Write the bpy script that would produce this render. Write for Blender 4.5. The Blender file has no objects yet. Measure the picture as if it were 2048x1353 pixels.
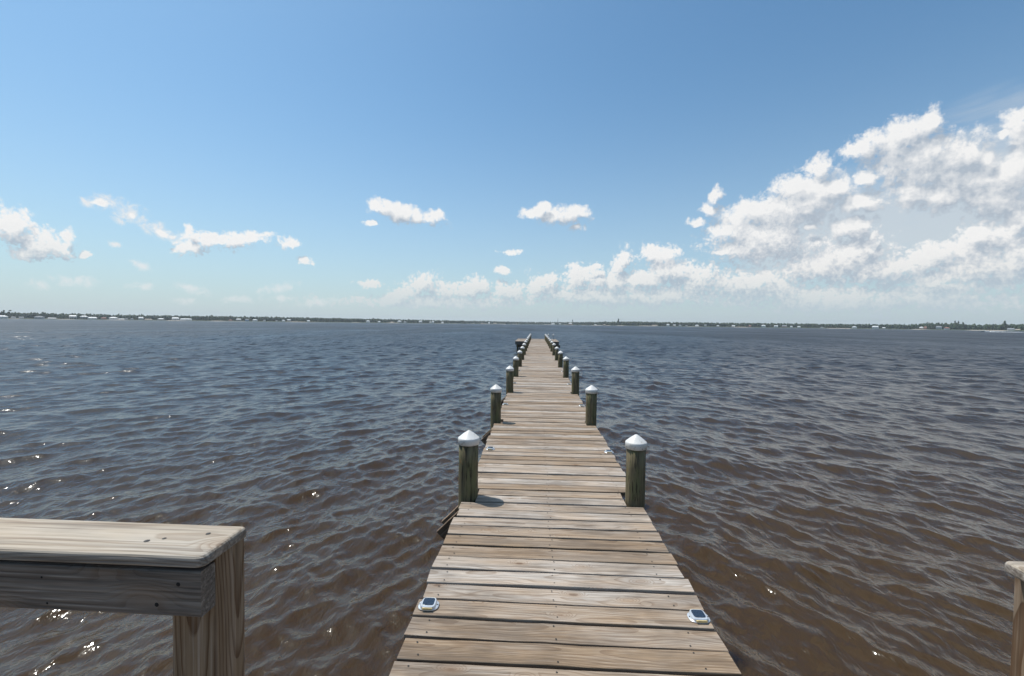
import bpy, math, random
import numpy as np
from mathutils import Vector, Matrix
random.seed(7); RS = np.random.RandomState(11)
R = math.radians
S = bpy.context.scene
COL = S.collection

# ------------------------------------------------------------------ camera
H = 1.48                     # eye height above the deck
YAW, PITCH, ROLL = R(3.08), R(1.80), R(0.68)
FPX = 910.0                  # focal length in photo pixels (2048 wide)
WZ = -1.05                   # water level (deck top is z = 0)
cam = bpy.data.cameras.new('camera'); cam.sensor_width = 36; cam.lens = 36*FPX/2048
cam.clip_start = 0.05; cam.clip_end = 30000
cam_o = bpy.data.objects.new('camera', cam); COL.objects.link(cam_o)
CM = Matrix.Rotation(YAW, 4, 'Z') @ Matrix.Rotation(math.pi/2 - PITCH, 4, 'X') @ Matrix.Rotation(ROLL, 4, 'Z')
CM.translation = (0, 0, H)
cam_o.matrix_world = CM
S.camera = cam_o
def px_dir(x, y):
    return (CM.to_3x3() @ Vector(((x-1024)/FPX, -(y-676.5)/FPX, -1))).normalized()
def px_azel(x, y):
    d = px_dir(x, y)
    return math.degrees(math.atan2(d.x, d.y)), math.degrees(math.asin(d.z))

# ------------------------------------------------------------------ node helper
class NT:
    def __init__(s, tree): s.t = tree; s.n = tree.nodes; s.l = tree.links
    def new(s, typ, **kw):
        n = s.n.new(typ)
        for k, v in kw.items(): setattr(n, k, v)
        return n
    def put(s, sock, v):
        if v is None: return
        if isinstance(v, bpy.types.NodeSocket): s.l.new(v, sock)
        elif isinstance(v, (tuple, list)) and len(v) == 3 and sock.type == 'RGBA': sock.default_value = (*v, 1)
        else: sock.default_value = v
    def m(s, op, a, b=None, c=None, clamp=False):
        n = s.new('ShaderNodeMath', operation=op, use_clamp=clamp)
        for i, v in enumerate((a, b, c)): s.put(n.inputs[i], v)
        return n.outputs[0]
    def vm(s, op, a, b=None, scale=None):
        n = s.new('ShaderNodeVectorMath', operation=op)
        s.put(n.inputs[0], a); s.put(n.inputs[1], b)
        if scale is not None: s.put(n.inputs['Scale'], scale)
        return n.outputs['Value' if op in ('LENGTH', 'DISTANCE', 'DOT_PRODUCT') else 'Vector']
    def noise(s, vec, scale=1, detail=3, rough=.5, dist=0, dim='3D', lac=2.0):
        n = s.new('ShaderNodeTexNoise', noise_dimensions=dim)
        s.put(n.inputs['Vector'], vec); s.put(n.inputs['Scale'], scale); s.put(n.inputs['Detail'], detail)
        s.put(n.inputs['Roughness'], rough); s.put(n.inputs['Distortion'], dist); s.put(n.inputs['Lacunarity'], lac)
        return n.outputs[0]
    def vor(s, vec, scale=1, feature='F1', detail=0, rough=.5, rand=1, dim='3D', smooth=None, out='Distance'):
        n = s.new('ShaderNodeTexVoronoi', feature=feature, voronoi_dimensions=dim)
        s.put(n.inputs['Vector'], vec); s.put(n.inputs['Scale'], scale)
        if 'Detail' in n.inputs: n.inputs['Detail'].default_value = detail; n.inputs['Roughness'].default_value = rough
        n.inputs['Randomness'].default_value = rand
        if smooth is not None: n.inputs['Smoothness'].default_value = smooth
        return n.outputs[out]
    def rng(s, v, a, b, c=0, d=1, smooth=False):
        n = s.new('ShaderNodeMapRange', interpolation_type='SMOOTHSTEP' if smooth else 'LINEAR')
        for i, x in enumerate((v, a, b, c, d)): s.put(n.inputs[i], x)
        return n.outputs[0]
    def mix(s, f, a, b, mode='MIX'):
        n = s.new('ShaderNodeMix', data_type='RGBA', blend_type=mode)
        s.put(n.inputs[0], f); s.put(n.inputs[6], a); s.put(n.inputs[7], b)
        return n.outputs[2]
    def comb(s, x=0, y=0, z=0):
        n = s.new('ShaderNodeCombineXYZ')
        for i, v in enumerate((x, y, z)): s.put(n.inputs[i], v)
        return n.outputs[0]
    def sep(s, v):
        n = s.new('ShaderNodeSeparateXYZ'); s.put(n.inputs[0], v); return n.outputs
    def attr(s, name): return s.new('ShaderNodeAttribute', attribute_name=name)
    def mapping(s, v, loc=(0,0,0), rot=(0,0,0), sc=(1,1,1), typ='POINT'):
        n = s.new('ShaderNodeMapping', vector_type=typ)
        s.put(n.inputs[0], v); s.put(n.inputs[1], loc); s.put(n.inputs[2], rot); s.put(n.inputs[3], sc)
        return n.outputs[0]
    def bump(s, h, strength=.3, dist=.01, normal=None):
        n = s.new('ShaderNodeBump'); n.inputs['Strength'].default_value = strength
        s.put(n.inputs['Distance'], dist); s.put(n.inputs['Height'], h); s.put(n.inputs['Normal'], normal)
        return n.outputs[0]

def mat(name):
    m = bpy.data.materials.new(name); m.use_nodes = True
    nt = NT(m.node_tree); b = m.node_tree.nodes['Principled BSDF']
    return m, nt, b
def plain(name, col, rough=.6, noise_amt=.12, scale=8, metal=0, spec=.4):
    m, nt, b = mat(name)
    g = nt.new('ShaderNodeNewGeometry').outputs['Position']
    n = nt.noise(g, scale, 4, .6)
    k = nt.rng(n, .3, .7, 1-noise_amt, 1+noise_amt)
    c = nt.vm('SCALE', col, None, k)
    nt.put(b.inputs['Base Color'], c); b.inputs['Roughness'].default_value = rough
    b.inputs['Metallic'].default_value = metal; b.inputs['Specular IOR Level'].default_value = spec
    return m

# ------------------------------------------------------------------ wood
def wood(name, tan, grey, dark, grey_amt=.5, ring=.009, ring_amt=.35, streak=1.0, knots=1.0, green=None, rough=.75, drops=0.0, bright=1.0):
    m, nt, b = mat(name)
    g = nt.attr('grain').outputs['Vector']
    tone = nt.attr('tone').outputs['Fac']
    x, y, z = nt.sep(g)
    # knots: sparse cells stretched along the board
    kv = nt.mapping(g, sc=(3.6, 8.6, 8.6))
    kd = nt.vor(kv, 1.0, 'F1')
    kr = nt.sep(nt.vor(kv, 1.0, 'F1', out='Color'))[0]
    keep = nt.rng(kr, .42, .46)
    kn = nt.m('MULTIPLY', nt.rng(kd, .34, .02, 0, 1, True), keep)
    n1 = nt.noise(nt.mapping(g, sc=(1.3, 4, 4)), 1, 2)
    n1b = nt.noise(nt.mapping(g, sc=(5, 14, 14)), 1, 2)
    rad = nt.vm('LENGTH', nt.comb(0, y, z))
    rad = nt.m('ADD', rad, nt.m('MULTIPLY', nt.m('SUBTRACT', n1, .5), .085))
    rad = nt.m('ADD', rad, nt.m('MULTIPLY', nt.m('SUBTRACT', n1b, .5), .010))
    rad = nt.m('ADD', rad, nt.m('MULTIPLY', kn, .045*knots))
    ph = nt.m('FRACT', nt.m('DIVIDE', rad, ring))
    late = nt.rng(ph, .45, .95, 0, 1, True)
    late = nt.m('MULTIPLY', late, nt.rng(ph, 1.0, .96))
    st = nt.noise(nt.mapping(g, sc=(3.5, 160, 160)), 1, 4, .65)
    st2 = nt.noise(nt.mapping(g, sc=(1.2, 42, 42)), 1, 3, .6)
    pn = nt.noise(nt.mapping(g, sc=(2.2, 9, 9)), 1, 3, .6)
    gf = nt.m('ADD', nt.rng(pn, .32, .68, -.35, .35), nt.m('ADD', nt.m('MULTIPLY', nt.m('SUBTRACT', tone, .5), .9), grey_amt), None, True)
    c = nt.mix(gf, tan, grey)
    c = nt.vm('SCALE', c, None, nt.rng(tone, 0, 1, .74*bright, 1.28*bright))
    lc = nt.mix(1.0, c, (.48, .38, .30), 'MULTIPLY')
    c = nt.mix(nt.m('MULTIPLY', late, ring_amt), c, lc)
    c = nt.mix(nt.m('MULTIPLY', nt.rng(st, .50, .70), .70*streak), c, dark)
    c = nt.mix(nt.m('MULTIPLY', nt.rng(st, .45, .30), .35*streak), c, (.62, .56, .50))
    c = nt.mix(nt.m('MULTIPLY', nt.rng(st2, .50, .70), .50*streak), c, dark)
    wp = nt.noise(nt.mapping(g, sc=(1.7, 5, 5)), 1, 4, .65)
    c = nt.mix(nt.m('MULTIPLY', nt.rng(wp, .48, .66), .50*streak), c, dark)
    c = nt.mix(nt.m('MULTIPLY', nt.rng(st2, .44, .28), .22*streak), c, (.55, .49, .43))
    c = nt.mix(nt.m('MULTIPLY', kn, .42*knots), c, (.26, .155, .085))
    core = nt.m('MULTIPLY', nt.rng(kd, .13, .05, 0, 1, True), keep)
    c = nt.mix(nt.m('MULTIPLY', core, .62*knots), c, (.10, .055, .03))
    # drying checks along the grain
    ck = nt.noise(nt.mapping(g, sc=(2.2, 75, 75)), 1, 2, .5)
    cm_ = nt.noise(nt.mapping(g, sc=(2.6, 8, 8)), 1, 1)
    chk = nt.m('MULTIPLY', nt.rng(ck, .70, .76), nt.rng(cm_, .50, .60))
    c = nt.mix(nt.m('MULTIPLY', chk, .75), c, (.04, .03, .025))
    if green:
        gn = nt.noise(nt.mapping(g, sc=(3, 12, 12)), 1, 4, .6)
        c = nt.mix(nt.rng(gn, .40, .62, 0, .8), c, green)
    if drops:
        P = nt.new('ShaderNodeNewGeometry').outputs['Position']
        px, py, pz = nt.sep(P)
        dv = nt.vor(nt.mapping(P, sc=(8, 8, 1)), 1, 'F1', detail=1.5, rough=.6)
        dn = nt.noise(P, 1.1, 3)
        far = nt.m('MULTIPLY', nt.rng(py, 9, 22), nt.rng(px, .45, -.35))
        dm = nt.m('MULTIPLY', nt.rng(dv, .34, .24), nt.rng(nt.m('ADD', dn, nt.m('MULTIPLY', far, .15)), .55, .62))
        c = nt.mix(nt.m('MULTIPLY', dm, drops), c, (.74, .73, .70))
    nt.put(b.inputs['Base Color'], c)
    b.inputs['Roughness'].default_value = rough
    b.inputs['Specular IOR Level'].default_value = .25
    h = nt.m('ADD', nt.m('MULTIPLY', st, .5), nt.m('MULTIPLY', late, .4))
    h = nt.m('SUBTRACT', h, nt.m('MULTIPLY', chk, 1.2))
    nt.put(b.inputs['Normal'], nt.bump(h, .55, .0025))
    return m

M_deck = wood('deck_wood', (.385,.272,.174), (.380,.338,.296), (.088,.065,.048), .50, ring_amt=.55, drops=.85)
M_rail = wood('rail_wood', (.45,.36,.26), (.43,.39,.335), (.11,.088,.07), .55, .010, .45, .85, 1.0)
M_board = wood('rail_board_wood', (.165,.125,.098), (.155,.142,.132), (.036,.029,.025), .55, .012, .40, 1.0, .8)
M_edge_shade = wood('rail_edge_shaded_wood', (.25,.205,.165), (.235,.22,.20), (.06,.048,.04), .55, .006, .55, 1.0, .8)  # cap rail wood with the shade of its sides put into the colour
M_post = wood('post_wood', (.235,.158,.096), (.215,.170,.130), (.052,.032,.020), .30, .0062, 1.0, .7, .5)
M_beam = wood('beam_wood', (.17,.12,.085), (.16,.135,.115), (.05,.036,.026), .5, .012, .35, 1.0, .6)
M_screw = plain('screw_metal', (.025,.022,.02), .6, .2, 40)
M_gap = plain('screw_hole', (.012,.010,.009), .9, .1, 40)

# ------------------------------------------------------------------ mesh builder
class MB:
    def __init__(s): s.v = []; s.f = []; s.mi = []; s.g = []; s.tn = []; s.sm = []
    def add(s, verts, faces, mi=0, grain=None, tone=.5, smooth=False):
        o = len(s.v); s.v += [tuple(v) for v in verts]
        s.g += [tuple(v) for v in (grain or verts)]; s.tn += [tone]*len(verts)
        s.f += [tuple(i+o for i in f) for f in faces]; s.mi += [mi]*len(faces); s.sm += [smooth]*len(faces)
    def build(s, name, mats, parent=None):
        me = bpy.data.meshes.new(name); me.from_pydata(s.v, [], s.f)
        for m in (mats if isinstance(mats, (list, tuple)) else [mats]): me.materials.append(m)
        me.polygons.foreach_set('material_index', s.mi)
        me.polygons.foreach_set('use_smooth', s.sm)
        a = me.attributes.new('grain', 'FLOAT_VECTOR', 'POINT'); a.data.foreach_set('vector', np.array(s.g, dtype=np.float32).ravel())
        a = me.attributes.new('tone', 'FLOAT', 'POINT'); a.data.foreach_set('value', np.array(s.tn, dtype=np.float32))
        me.update()
        o = bpy.data.objects.new(name, me); COL.objects.link(o)
        if parent: o.parent = parent
        return o

def rprof(w, t, r, n=3):
    """rounded rectangle profile (across, height), counter-clockwise"""
    pts = []
    for cx, cy, a0 in ((w/2-r, t/2-r, 0), (-w/2+r, t/2-r, 90), (-w/2+r, -t/2+r, 180), (w/2-r, -t/2+r, 270)):
        for i in range(n+1):
            a = R(a0 + 90*i/n); pts.append((cx + r*math.cos(a), cy + r*math.sin(a)))
    return pts
def board(mb, a, b, w, t, up=(0,0,1), r=.004, seg=6, wob=.0015, mi=0, tone=None, cut=0, sag=0, goff=None):
    """a board from a to b (end centres), width w across, thickness t along up"""
    a = Vector(a); b = Vector(b); d = (b-a); L = d.length; d.normalize()
    up = Vector(up); up = (up - d*up.dot(d)).normalized(); side = up.cross(d)
    pr = rprof(w, t, r); n = len(pr)
    go = goff or (random.uniform(0, 60), random.uniform(-.07, .07), random.uniform(-.16, -.05))
    tone = random.random() if tone is None else tone
    v = []; g = []; f = []
    for i in range(seg+1):
        s_ = L*i/seg
        ws = random.uniform(-wob, wob); wu = random.uniform(-wob, wob)*.6 + sag*math.sin(math.pi*i/seg)
        for (px, py) in pr:
            ex = (cut*(px/w) if i in (0, seg) else 0)*(1 if i == seg else -1)
            v.append(a + d*(s_+ex) + side*(px+ws) + up*(py+wu)); g.append((s_+go[0], px+go[1], py+go[2]))
    for i in range(seg):
        for k in range(n):
            k2 = (k+1) % n
            f.append((i*n+k, (i+1)*n+k, (i+1)*n+k2, i*n+k2))
    f.append(tuple(range(n))); f.append(tuple(reversed(range(seg*n, seg*n+n))))
    mb.add(v, f, mi, g, tone, False)
def disc(mb, c, r, n=8, up=(0,0,1), mi=0, depth=0):
    c = Vector(c); up = Vector(up).normalized(); t = up.orthogonal().normalized(); u = up.cross(t)
    ring = [c + (t*math.cos(2*math.pi*i/n) + u*math.sin(2*math.pi*i/n))*r for i in range(n)]
    mb.add(ring + [c + up*depth], [(i, (i+1) % n, n) for i in range(n)], mi)
def lathe(mb, prof, c=(0,0,0), n=24, mi=0, tone=.5, wob=0, grain_axis=True, smooth=True):
    v = []; f = []; g = []; m = len(prof)
    go = random.uniform(0, 50)
    ph = [random.uniform(0, 6.28) for _ in range(4)]
    for j, (r, z) in enumerate(prof):
        for i in range(n):
            a = 2*math.pi*i/n
            rr = r*(1 + wob*(.5*math.sin(2*a+ph[0]+z*.9) + .3*math.sin(3*a+ph[1]-z*2.2) + .3*math.sin(5*a+ph[2])))
            v.append((c[0]+rr*math.cos(a), c[1]+rr*math.sin(a), c[2]+z)); g.append((z+go, rr*math.cos(a), rr*math.sin(a)))
    for j in range(m-1):
        for i in range(n):
            i2 = (i+1) % n
            f.append((j*n+i, j*n+i2, (j+1)*n+i2, (j+1)*n+i))
    f.append(tuple(reversed(range(n)))); f.append(tuple(range((m-1)*n, m*n)))
    mb.add(v, f, mi, g, tone, smooth)
def box(mb, x0, x1, y0, y1, z0, z1, mi=0, tone=.5):
    v = [(x0,y0,z0),(x1,y0,z0),(x1,y1,z0),(x0,y1,z0),(x0,y0,z1),(x1,y0,z1),(x1,y1,z1),(x0,y1,z1)]
    mb.add(v, [(0,3,2,1),(4,5,6,7),(0,1,5,4),(1,2,6,5),(2,3,7,6),(3,0,4,7)], mi, None, tone)
def empty(name, loc=(0,0,0), rz=0):
    o = bpy.data.objects.new(name, None); o.empty_display_size = .2; COL.objects.link(o); o.location = loc; o.rotation_euler = (0,0,rz); return o
def tag(o, label=None, cat=None, group=None, kind=None):
    for k, v in (('label', label), ('category', cat), ('group', group), ('kind', kind)):
        if v: o[k] = v
    return o
def copy_tree(o, parent=None):
    c = o.copy(); COL.objects.link(c)
    if parent: c.parent = parent
    for ch in list(o.children): copy_tree(ch, c)
    return c

# ------------------------------------------------------------------ the dock
XL, XR = -0.604, 0.892
PX = (-0.577, 0.842)                 # piling centres left / right
PY = [3.824 + 3.0*k for k in range(14)]
P_PITCH, P_W, P_T = .149, .1320, .036
T_Y0, T_Y1, T_X0, T_X1 = 38.70, 45.3, -1.83, 1.92
dock = empty('dock', (0, 0, 0))
tag(dock, 'long weathered plank dock on pilings running straight out over the water', 'dock')
mb = MB(); sc = MB()
y = 1.929 - P_PITCH*6
while y < T_Y1 - .1:
    yc = y + P_PITCH/2 + random.uniform(-.0025, .0025)
    x0, x1 = XL + random.uniform(-.010, .010), XR + random.uniform(-.010, .010)
    if y > T_Y0: x0, x1 = T_X0 + random.uniform(-.012,.012), T_X1 + random.uniform(-.012,.012)
    spans = [(x0, x1)]
    for py in PY:
        if abs(yc - py) < .085 + P_W/2:
            e = .088
            if y > T_Y0: spans = [(x0, PX[0]-e), (PX[0]+e, PX[1]-e), (PX[1]+e, x1)]
            else: spans = [(PX[0]+e, PX[1]-e)]
    w = P_W + random.uniform(-.0035, .0025); sk = random.uniform(-.005, .005); dz = random.uniform(-.003, .003)
    for (a, b) in spans:
        board(mb, (a, yc - sk, -P_T/2 + dz + random.uniform(-.0015,.0015)), (b, yc + sk, -P_T/2 + dz + random.uniform(-.0015,.0015)), w, P_T,
              r=.005, seg=9, wob=.0024, sag=random.uniform(-.002, .002), cut=random.uniform(-.008,.008))
        if yc < 16:
            for xs in (-.52, .115, .74):
                if a < xs < b:
                    for q in (-1, 1):
                        if random.random() < .93:
                            X = xs + random.uniform(-.014, .014); t_ = (X-a)/(b-a)
                            disc(mb, (X, yc + q*.042 + random.uniform(-.006,.006) + sk*(2*t_-1), dz + .0022), .0044, 8, mi=1)
    y += P_PITCH
deck = mb.build('decking', [M_deck, M_screw], dock)
for xs in (-.52, .115, .74):
    mb = MB(); board(mb, (xs, .9, -.04-.115), (xs, T_Y1-.05, -.04-.115), .040, .225, seg=40, wob=.003); mb.build('stringer', M_beam, dock)
# pilings with white cone caps
def piling_mat():
    m, nt, b = mat('piling_wood')
    g = nt.attr('grain').outputs['Vector']; P = nt.new('ShaderNodeNewGeometry').outputs['Position']
    z = nt.sep(P)[2]
    s1 = nt.noise(nt.mapping(g, sc=(2.0, 30, 30)), 1, 4, .65)
    s2 = nt.noise(nt.mapping(g, sc=(6, 60, 60)), 1, 4, .6)
    pt = nt.noise(nt.mapping(g, sc=(5, 11, 11)), 1, 4, .65)
    c = nt.mix(nt.rng(s1, .34, .66), (.082,.064,.038), (.200,.165,.095))
    c = nt.mix(nt.rng(pt, .46, .64, 0, .70), c, (.125,.130,.056))
    c = nt.mix(nt.rng(s2, .52, .66, 0, .85), c, (.030,.023,.014))
    ru = nt.noise(nt.mapping(g, sc=(9, 18, 18)), 1, 2)
    c = nt.mix(nt.rng(ru, .68, .74, 0, .8), c, (.27,.12,.035))
    ck = nt.noise(nt.mapping(g, sc=(1.6, 90, 90)), 1, 2)
    c = nt.mix(nt.rng(ck, .66, .72, 0, .85), c, (.012,.010,.008))
    wet = nt.rng(nt.m('ADD', z, nt.m('MULTIPLY', pt, .25)), WZ+.25, WZ+.42, .85, 0)
    c = nt.mix(wet, c, (.018,.016,.012))
    nt.put(b.inputs['Base Color'], c); nt.put(b.inputs['Roughness'], nt.rng(wet, 0, 1, .8, .3)); b.inputs['Specular IOR Level'].default_value = .3
    nt.put(b.inputs['Normal'], nt.bump(nt.m('SUBTRACT', s1, nt.m('MULTIPLY', nt.rng(ck, .64, .72), .8)), .7, .006))
    return m
M_pile = piling_mat()
def cap_mat():
    m, nt, b = mat('white_cap_plastic')
    P = nt.new('ShaderNodeNewGeometry').outputs['Position']
    n = nt.noise(nt.mapping(P, sc=(9, 9, 3)), 1, 4, .6); n2 = nt.noise(P, 60, 2)
    c = nt.mix(nt.rng(n, .45, .66, 0, .7), (.68,.67,.65), (.54,.52,.47))
    c = nt.mix(nt.rng(n2, .62, .68, 0, .55), c, (.34,.31,.26))
    nt.put(b.inputs['Base Color'], c); b.inputs['Roughness'].default_value = .45; b.inputs['Specular IOR Level'].default_value = .35
    return m
M_cap = cap_mat()
for k, py in enumerate(PY):
    for s_, px in enumerate(PX):
        rr = random.uniform(.0775, .082) if k else (.0815, .0785)[s_]
        top = .464 + (random.uniform(-.012, .012) if k else 0)
        lx, ly = random.uniform(-.006,.006), random.uniform(-.006,.006)
        if k < 3: lx = ((.012, .001), (-.022, -.012), (.012, .010))[k][s_]; ly = 0
        mb = MB(); nz = 14
        lathe(mb, [(rr*(1.06 - .06*i/nz), -2.2 + (2.2+top+.02)*i/nz) for i in range(nz+1)], n=28, wob=.018)
        pl = mb.build('piling', M_pile, dock); pl.location = (px+lx, py+ly, 0)
        pl.rotation_euler = (random.uniform(-.006,.006), random.uniform(-.006,.006), random.uniform(0,6))
        mb = MB(); cr = rr + .0095
        prof = [(cr-.004, top-.011), (cr, top-.010), (cr+.0005, top+.030), (cr+.0003, top+.040), (cr-.003, top+.045)]
        prof += [(cr-.006, top+.047), (cr*.5, top+.079), (cr*.17, top+.099), (cr*.10, top+.103), (.003, top+.1045)]
        lathe(mb, prof, n=32)
        for q in range(3):
            a = 4.4 + q*2.1 + random.uniform(-.3,.3)
            disc(mb, ((cr+.0012)*math.cos(a), (cr+.0012)*math.sin(a), top+.004), .0035, 8, up=(math.cos(a), math.sin(a), 0), mi=1)
        cp = mb.build('cap', [M_cap, M_screw], pl)
    # bent: paired cross braces running down to the left, ends standing past the left piling
    if k < 13:
        for dy_ in (-.10, .09):
            a = Vector((-.765, py+dy_, -.31)); e = a + Vector((.19, 0, .185))
            mb = MB(); board(mb, a, e, .13, .038, up=(0,1,0), r=.003, seg=4)
            mb.build('brace', M_post, dock)
        mb = MB()
        for dy_ in (-.105, .105):
            board(mb, (XL+.02, py+dy_, -.36), (XR-.02, py+dy_, -.36), .038, .18, seg=4)
        mb.build('cross_beam', M_beam, dock)
# T shaped end of the dock
mb = MB()
board(mb, (T_X0+.02, T_Y0-.025, -.15), (XL-.09, T_Y0-.025, -.15), .04, .27, seg=4)
mb.build('fascia_board', M_beam, dock); mb = MB()
board(mb, (XR+.06, T_Y0-.025, -.15), (T_X1-.02, T_Y0-.025, -.15), .04, .27, seg=4)
mb.build('fascia_board', M_beam, dock)
for xs in (T_X0+.06, T_X1-.06):
    mb = MB(); board(mb, (xs, T_Y0, -.17), (xs, T_Y1-.05, -.17), .045, .27, seg=6); mb.build('rim_beam', M_beam, dock)
mb = MB(); board(mb, (T_X0+.1, T_Y0+.5, -.43), (T_X1-.1+.22, T_Y0+.5, -.43), .05, .22, seg=6); mb.build('cross_beam', M_beam, dock)
for (px, py) in ((T_X0+.22, T_Y0+.5), (T_X1-.22, T_Y0+.5), (T_X0+.22, T_Y1-.5), (T_X1-.22, T_Y1-.5)):
    mb = MB(); lathe(mb, [(.085, -2.2), (.082, -.1), (.08, -.045)], n=20, wob=.02); p_ = mb.build('piling', M_pile, dock); p_.location = (px, py, 0)

# ------------------------------------------------------------------ the deck underfoot and its railings
terrace = empty('terrace_deck', (0, -1.2, 0))
tag(terrace, 'weathered plank deck at the near end of the dock, between the two railings', 'deck')
mb = MB(); y = .885
while y > -3.2:
    board(mb, (-3.6, y-P_PITCH/2+1.2, -P_T/2), (3.9, y-P_PITCH/2+1.2, -P_T/2), P_W, P_T, r=.005, seg=8); y -= P_PITCH
mb.build('decking', M_deck, terrace)
mb = MB(); board(mb, (-3.6, .9+1.2, -.16), (3.9, .9+1.2, -.16), .04, .23, seg=6); mb.build('rim_beam', M_beam, terrace)
for xx in (-3.4, 3.7):
    for yy in (.7, -2.9):
        mb = MB(); lathe(mb, [(.085, -2.2), (.08, -.05)], n=18, wob=.02); p_ = mb.build('piling', M_pile, terrace); p_.location = (xx, yy+1.2, 0)

def rail(xa, xb, label, flip, e0, yo):
    """cap board from the dock-side end xa to xb; posts stand on the deck behind the rail board"""
    sgn = 1 if xb > xa else -1
    root = empty('railing', (xa, .842+yo, 0)); tag(root, label, 'railing', 'railings on either side of the dock entrance')
    Y0, Y1, zt, th = .779, .910, 1.051, .022
    # cap with clipped, rounded near corner at the dock-side end
    L = abs(xb-xa); out = [(0, .125), (0, .014), (.002, .007), (.007, .002), (.014, 0.0), (L, 0), (L, .131), (.006, .131)]
    ring = []
    nseg = 10
    pts = []
    for (p, q) in out: pts.append((p, q))
    mb = MB(); go = (random.uniform(0,50), random.uniform(-.02,.02), -.09)
    def lay(inset, z):
        cx, cy = L/2, .0655; o = []
        for (p, q) in pts:
            o.append((p + (inset if p < cx else -inset), q + (inset if q < cy else -inset), z))
        return o
    layers = [lay(.004, -th), lay(.0012, -th+.0012), lay(0, -th+.004), lay(0, -.008), lay(.0012, -.0045), lay(.0035, -.0015), lay(.0075, 0)]
    v = []; g = []; f = []; n = len(pts)
    for ly in layers:
        for (p, q, z) in ly:
            v.append((sgn*p - 0, Y0 + q - .842, zt + z)); g.append((p+go[0], q-.07+go[1], z+go[2]))
    for j in range(len(layers)-1):
        for i in range(n):
            i2 = (i+1) % n; q_ = (j*n+i, j*n+i2, (j+1)*n+i2, (j+1)*n+i)
            f.append(q_ if sgn < 0 else q_[::-1]) if False else f.append(q_)
    f.append(tuple(range(n))); f.append(tuple(range((len(layers)-1)*n, len(layers)*n)))
    mb.add(v, f, 0, g, .45)
    cp = mb.build('cap_rail', [M_rail, M_edge_shade], root)
    for p_ in cp.data.polygons: p_.material_index = 0 if p_.center.z > zt - .006 else 1      # shade of the sides and underside painted in as darker grey wood
    for (p, q, r_) in ((.055, .088, .0046), (.125, .062, .0038), (.150, .050, .0052), (.58, .025, .0045), (.60, .090, .0045)):
        m2 = MB(); disc(m2, (sgn*p, Y0+q-.842, zt+.0006), r_, 10, depth=.0008); m2.build('screw', M_screw, cp)
    # board on edge below the cap
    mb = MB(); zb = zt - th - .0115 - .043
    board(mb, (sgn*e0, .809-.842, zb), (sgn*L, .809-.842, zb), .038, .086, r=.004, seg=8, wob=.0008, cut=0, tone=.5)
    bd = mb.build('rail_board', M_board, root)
    for (p, q) in ((.043, .018), (.085, -.022), (.30, -.029), (.31, .02)):
        m2 = MB(); disc(m2, (sgn*(e0+p), .7895-.842, zb+q), .0042 if p < .2 else .0022, 10, up=(0,-1,0), depth=.0012); m2.build('screw', M_gap, bd)
    mb = MB(); board(mb, (sgn*e0, .809-.842, zb-.42), (sgn*L, .809-.842, zb-.42), .038, .089, r=.004, seg=8, wob=.0008, tone=.5); 
    if False: mb.build('rail_board', M_board, root)
    # posts: a 4x4 built with a check running down its corner
    px = e0 + .0445
    while px < L:
        mb = MB()
        X = sgn*px
        board(mb, (X, .8285+.0445-.842, -.25), (X, .8285+.0445-.842, zt-th-.002), .089, .089, up=(0,1,0), r=.004, seg=12, wob=.0008, tone=.35, goff=(random.uniform(0,9), -.008, -.022))
        mb.build('post', M_post, root); px += 1.75
    return root
rail(-.598, -3.5, 'wooden railing with a pale worn top board, on the left of the dock entrance', 0, .012, 0)
rail(.874, 3.8, 'wooden railing at the right edge, only its rounded top corner and post showing', 1, .030, -.024)

# ------------------------------------------------------------------ solar dock lights
M_alu = plain('cast_aluminium', (.66,.68,.70), .38, .10, 60, .55, .5)
M_pv = plain('solar_cell', (.022,.034,.055), .16, .25, 90, 0, .6)
M_lens = plain('amber_lens', (.62,.48,.22), .25, .15, 60, 0, .6)
def supel(a, b, p, n=32):
    o = []
    for i in range(n):
        t = 2*math.pi*i/n; c, s_ = math.cos(t), math.sin(t)
        o.append((a*math.copysign(abs(c)**(2/p), c), b*math.copysign(abs(s_)**(2/p), s_)))
    return o
def loft(mb, rings, mi=0, smooth=False):
    n = len(rings[0]); v = [p for r_ in rings for p in r_]; f = []
    for j in range(len(rings)-1):
        for i in range(n):
            i2 = (i+1) % n; f.append((j*n+i, j*n+i2, (j+1)*n+i2, (j+1)*n+i))
    f.append(tuple(reversed(range(n)))); f.append(tuple(range((len(rings)-1)*n, len(rings)*n)))
    mb.add(v, f, mi, None, .5, smooth)
def ring3(a, b, p, z, dy=0): return [(x, y+dy, z) for x, y in supel(a, b, p)]
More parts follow.
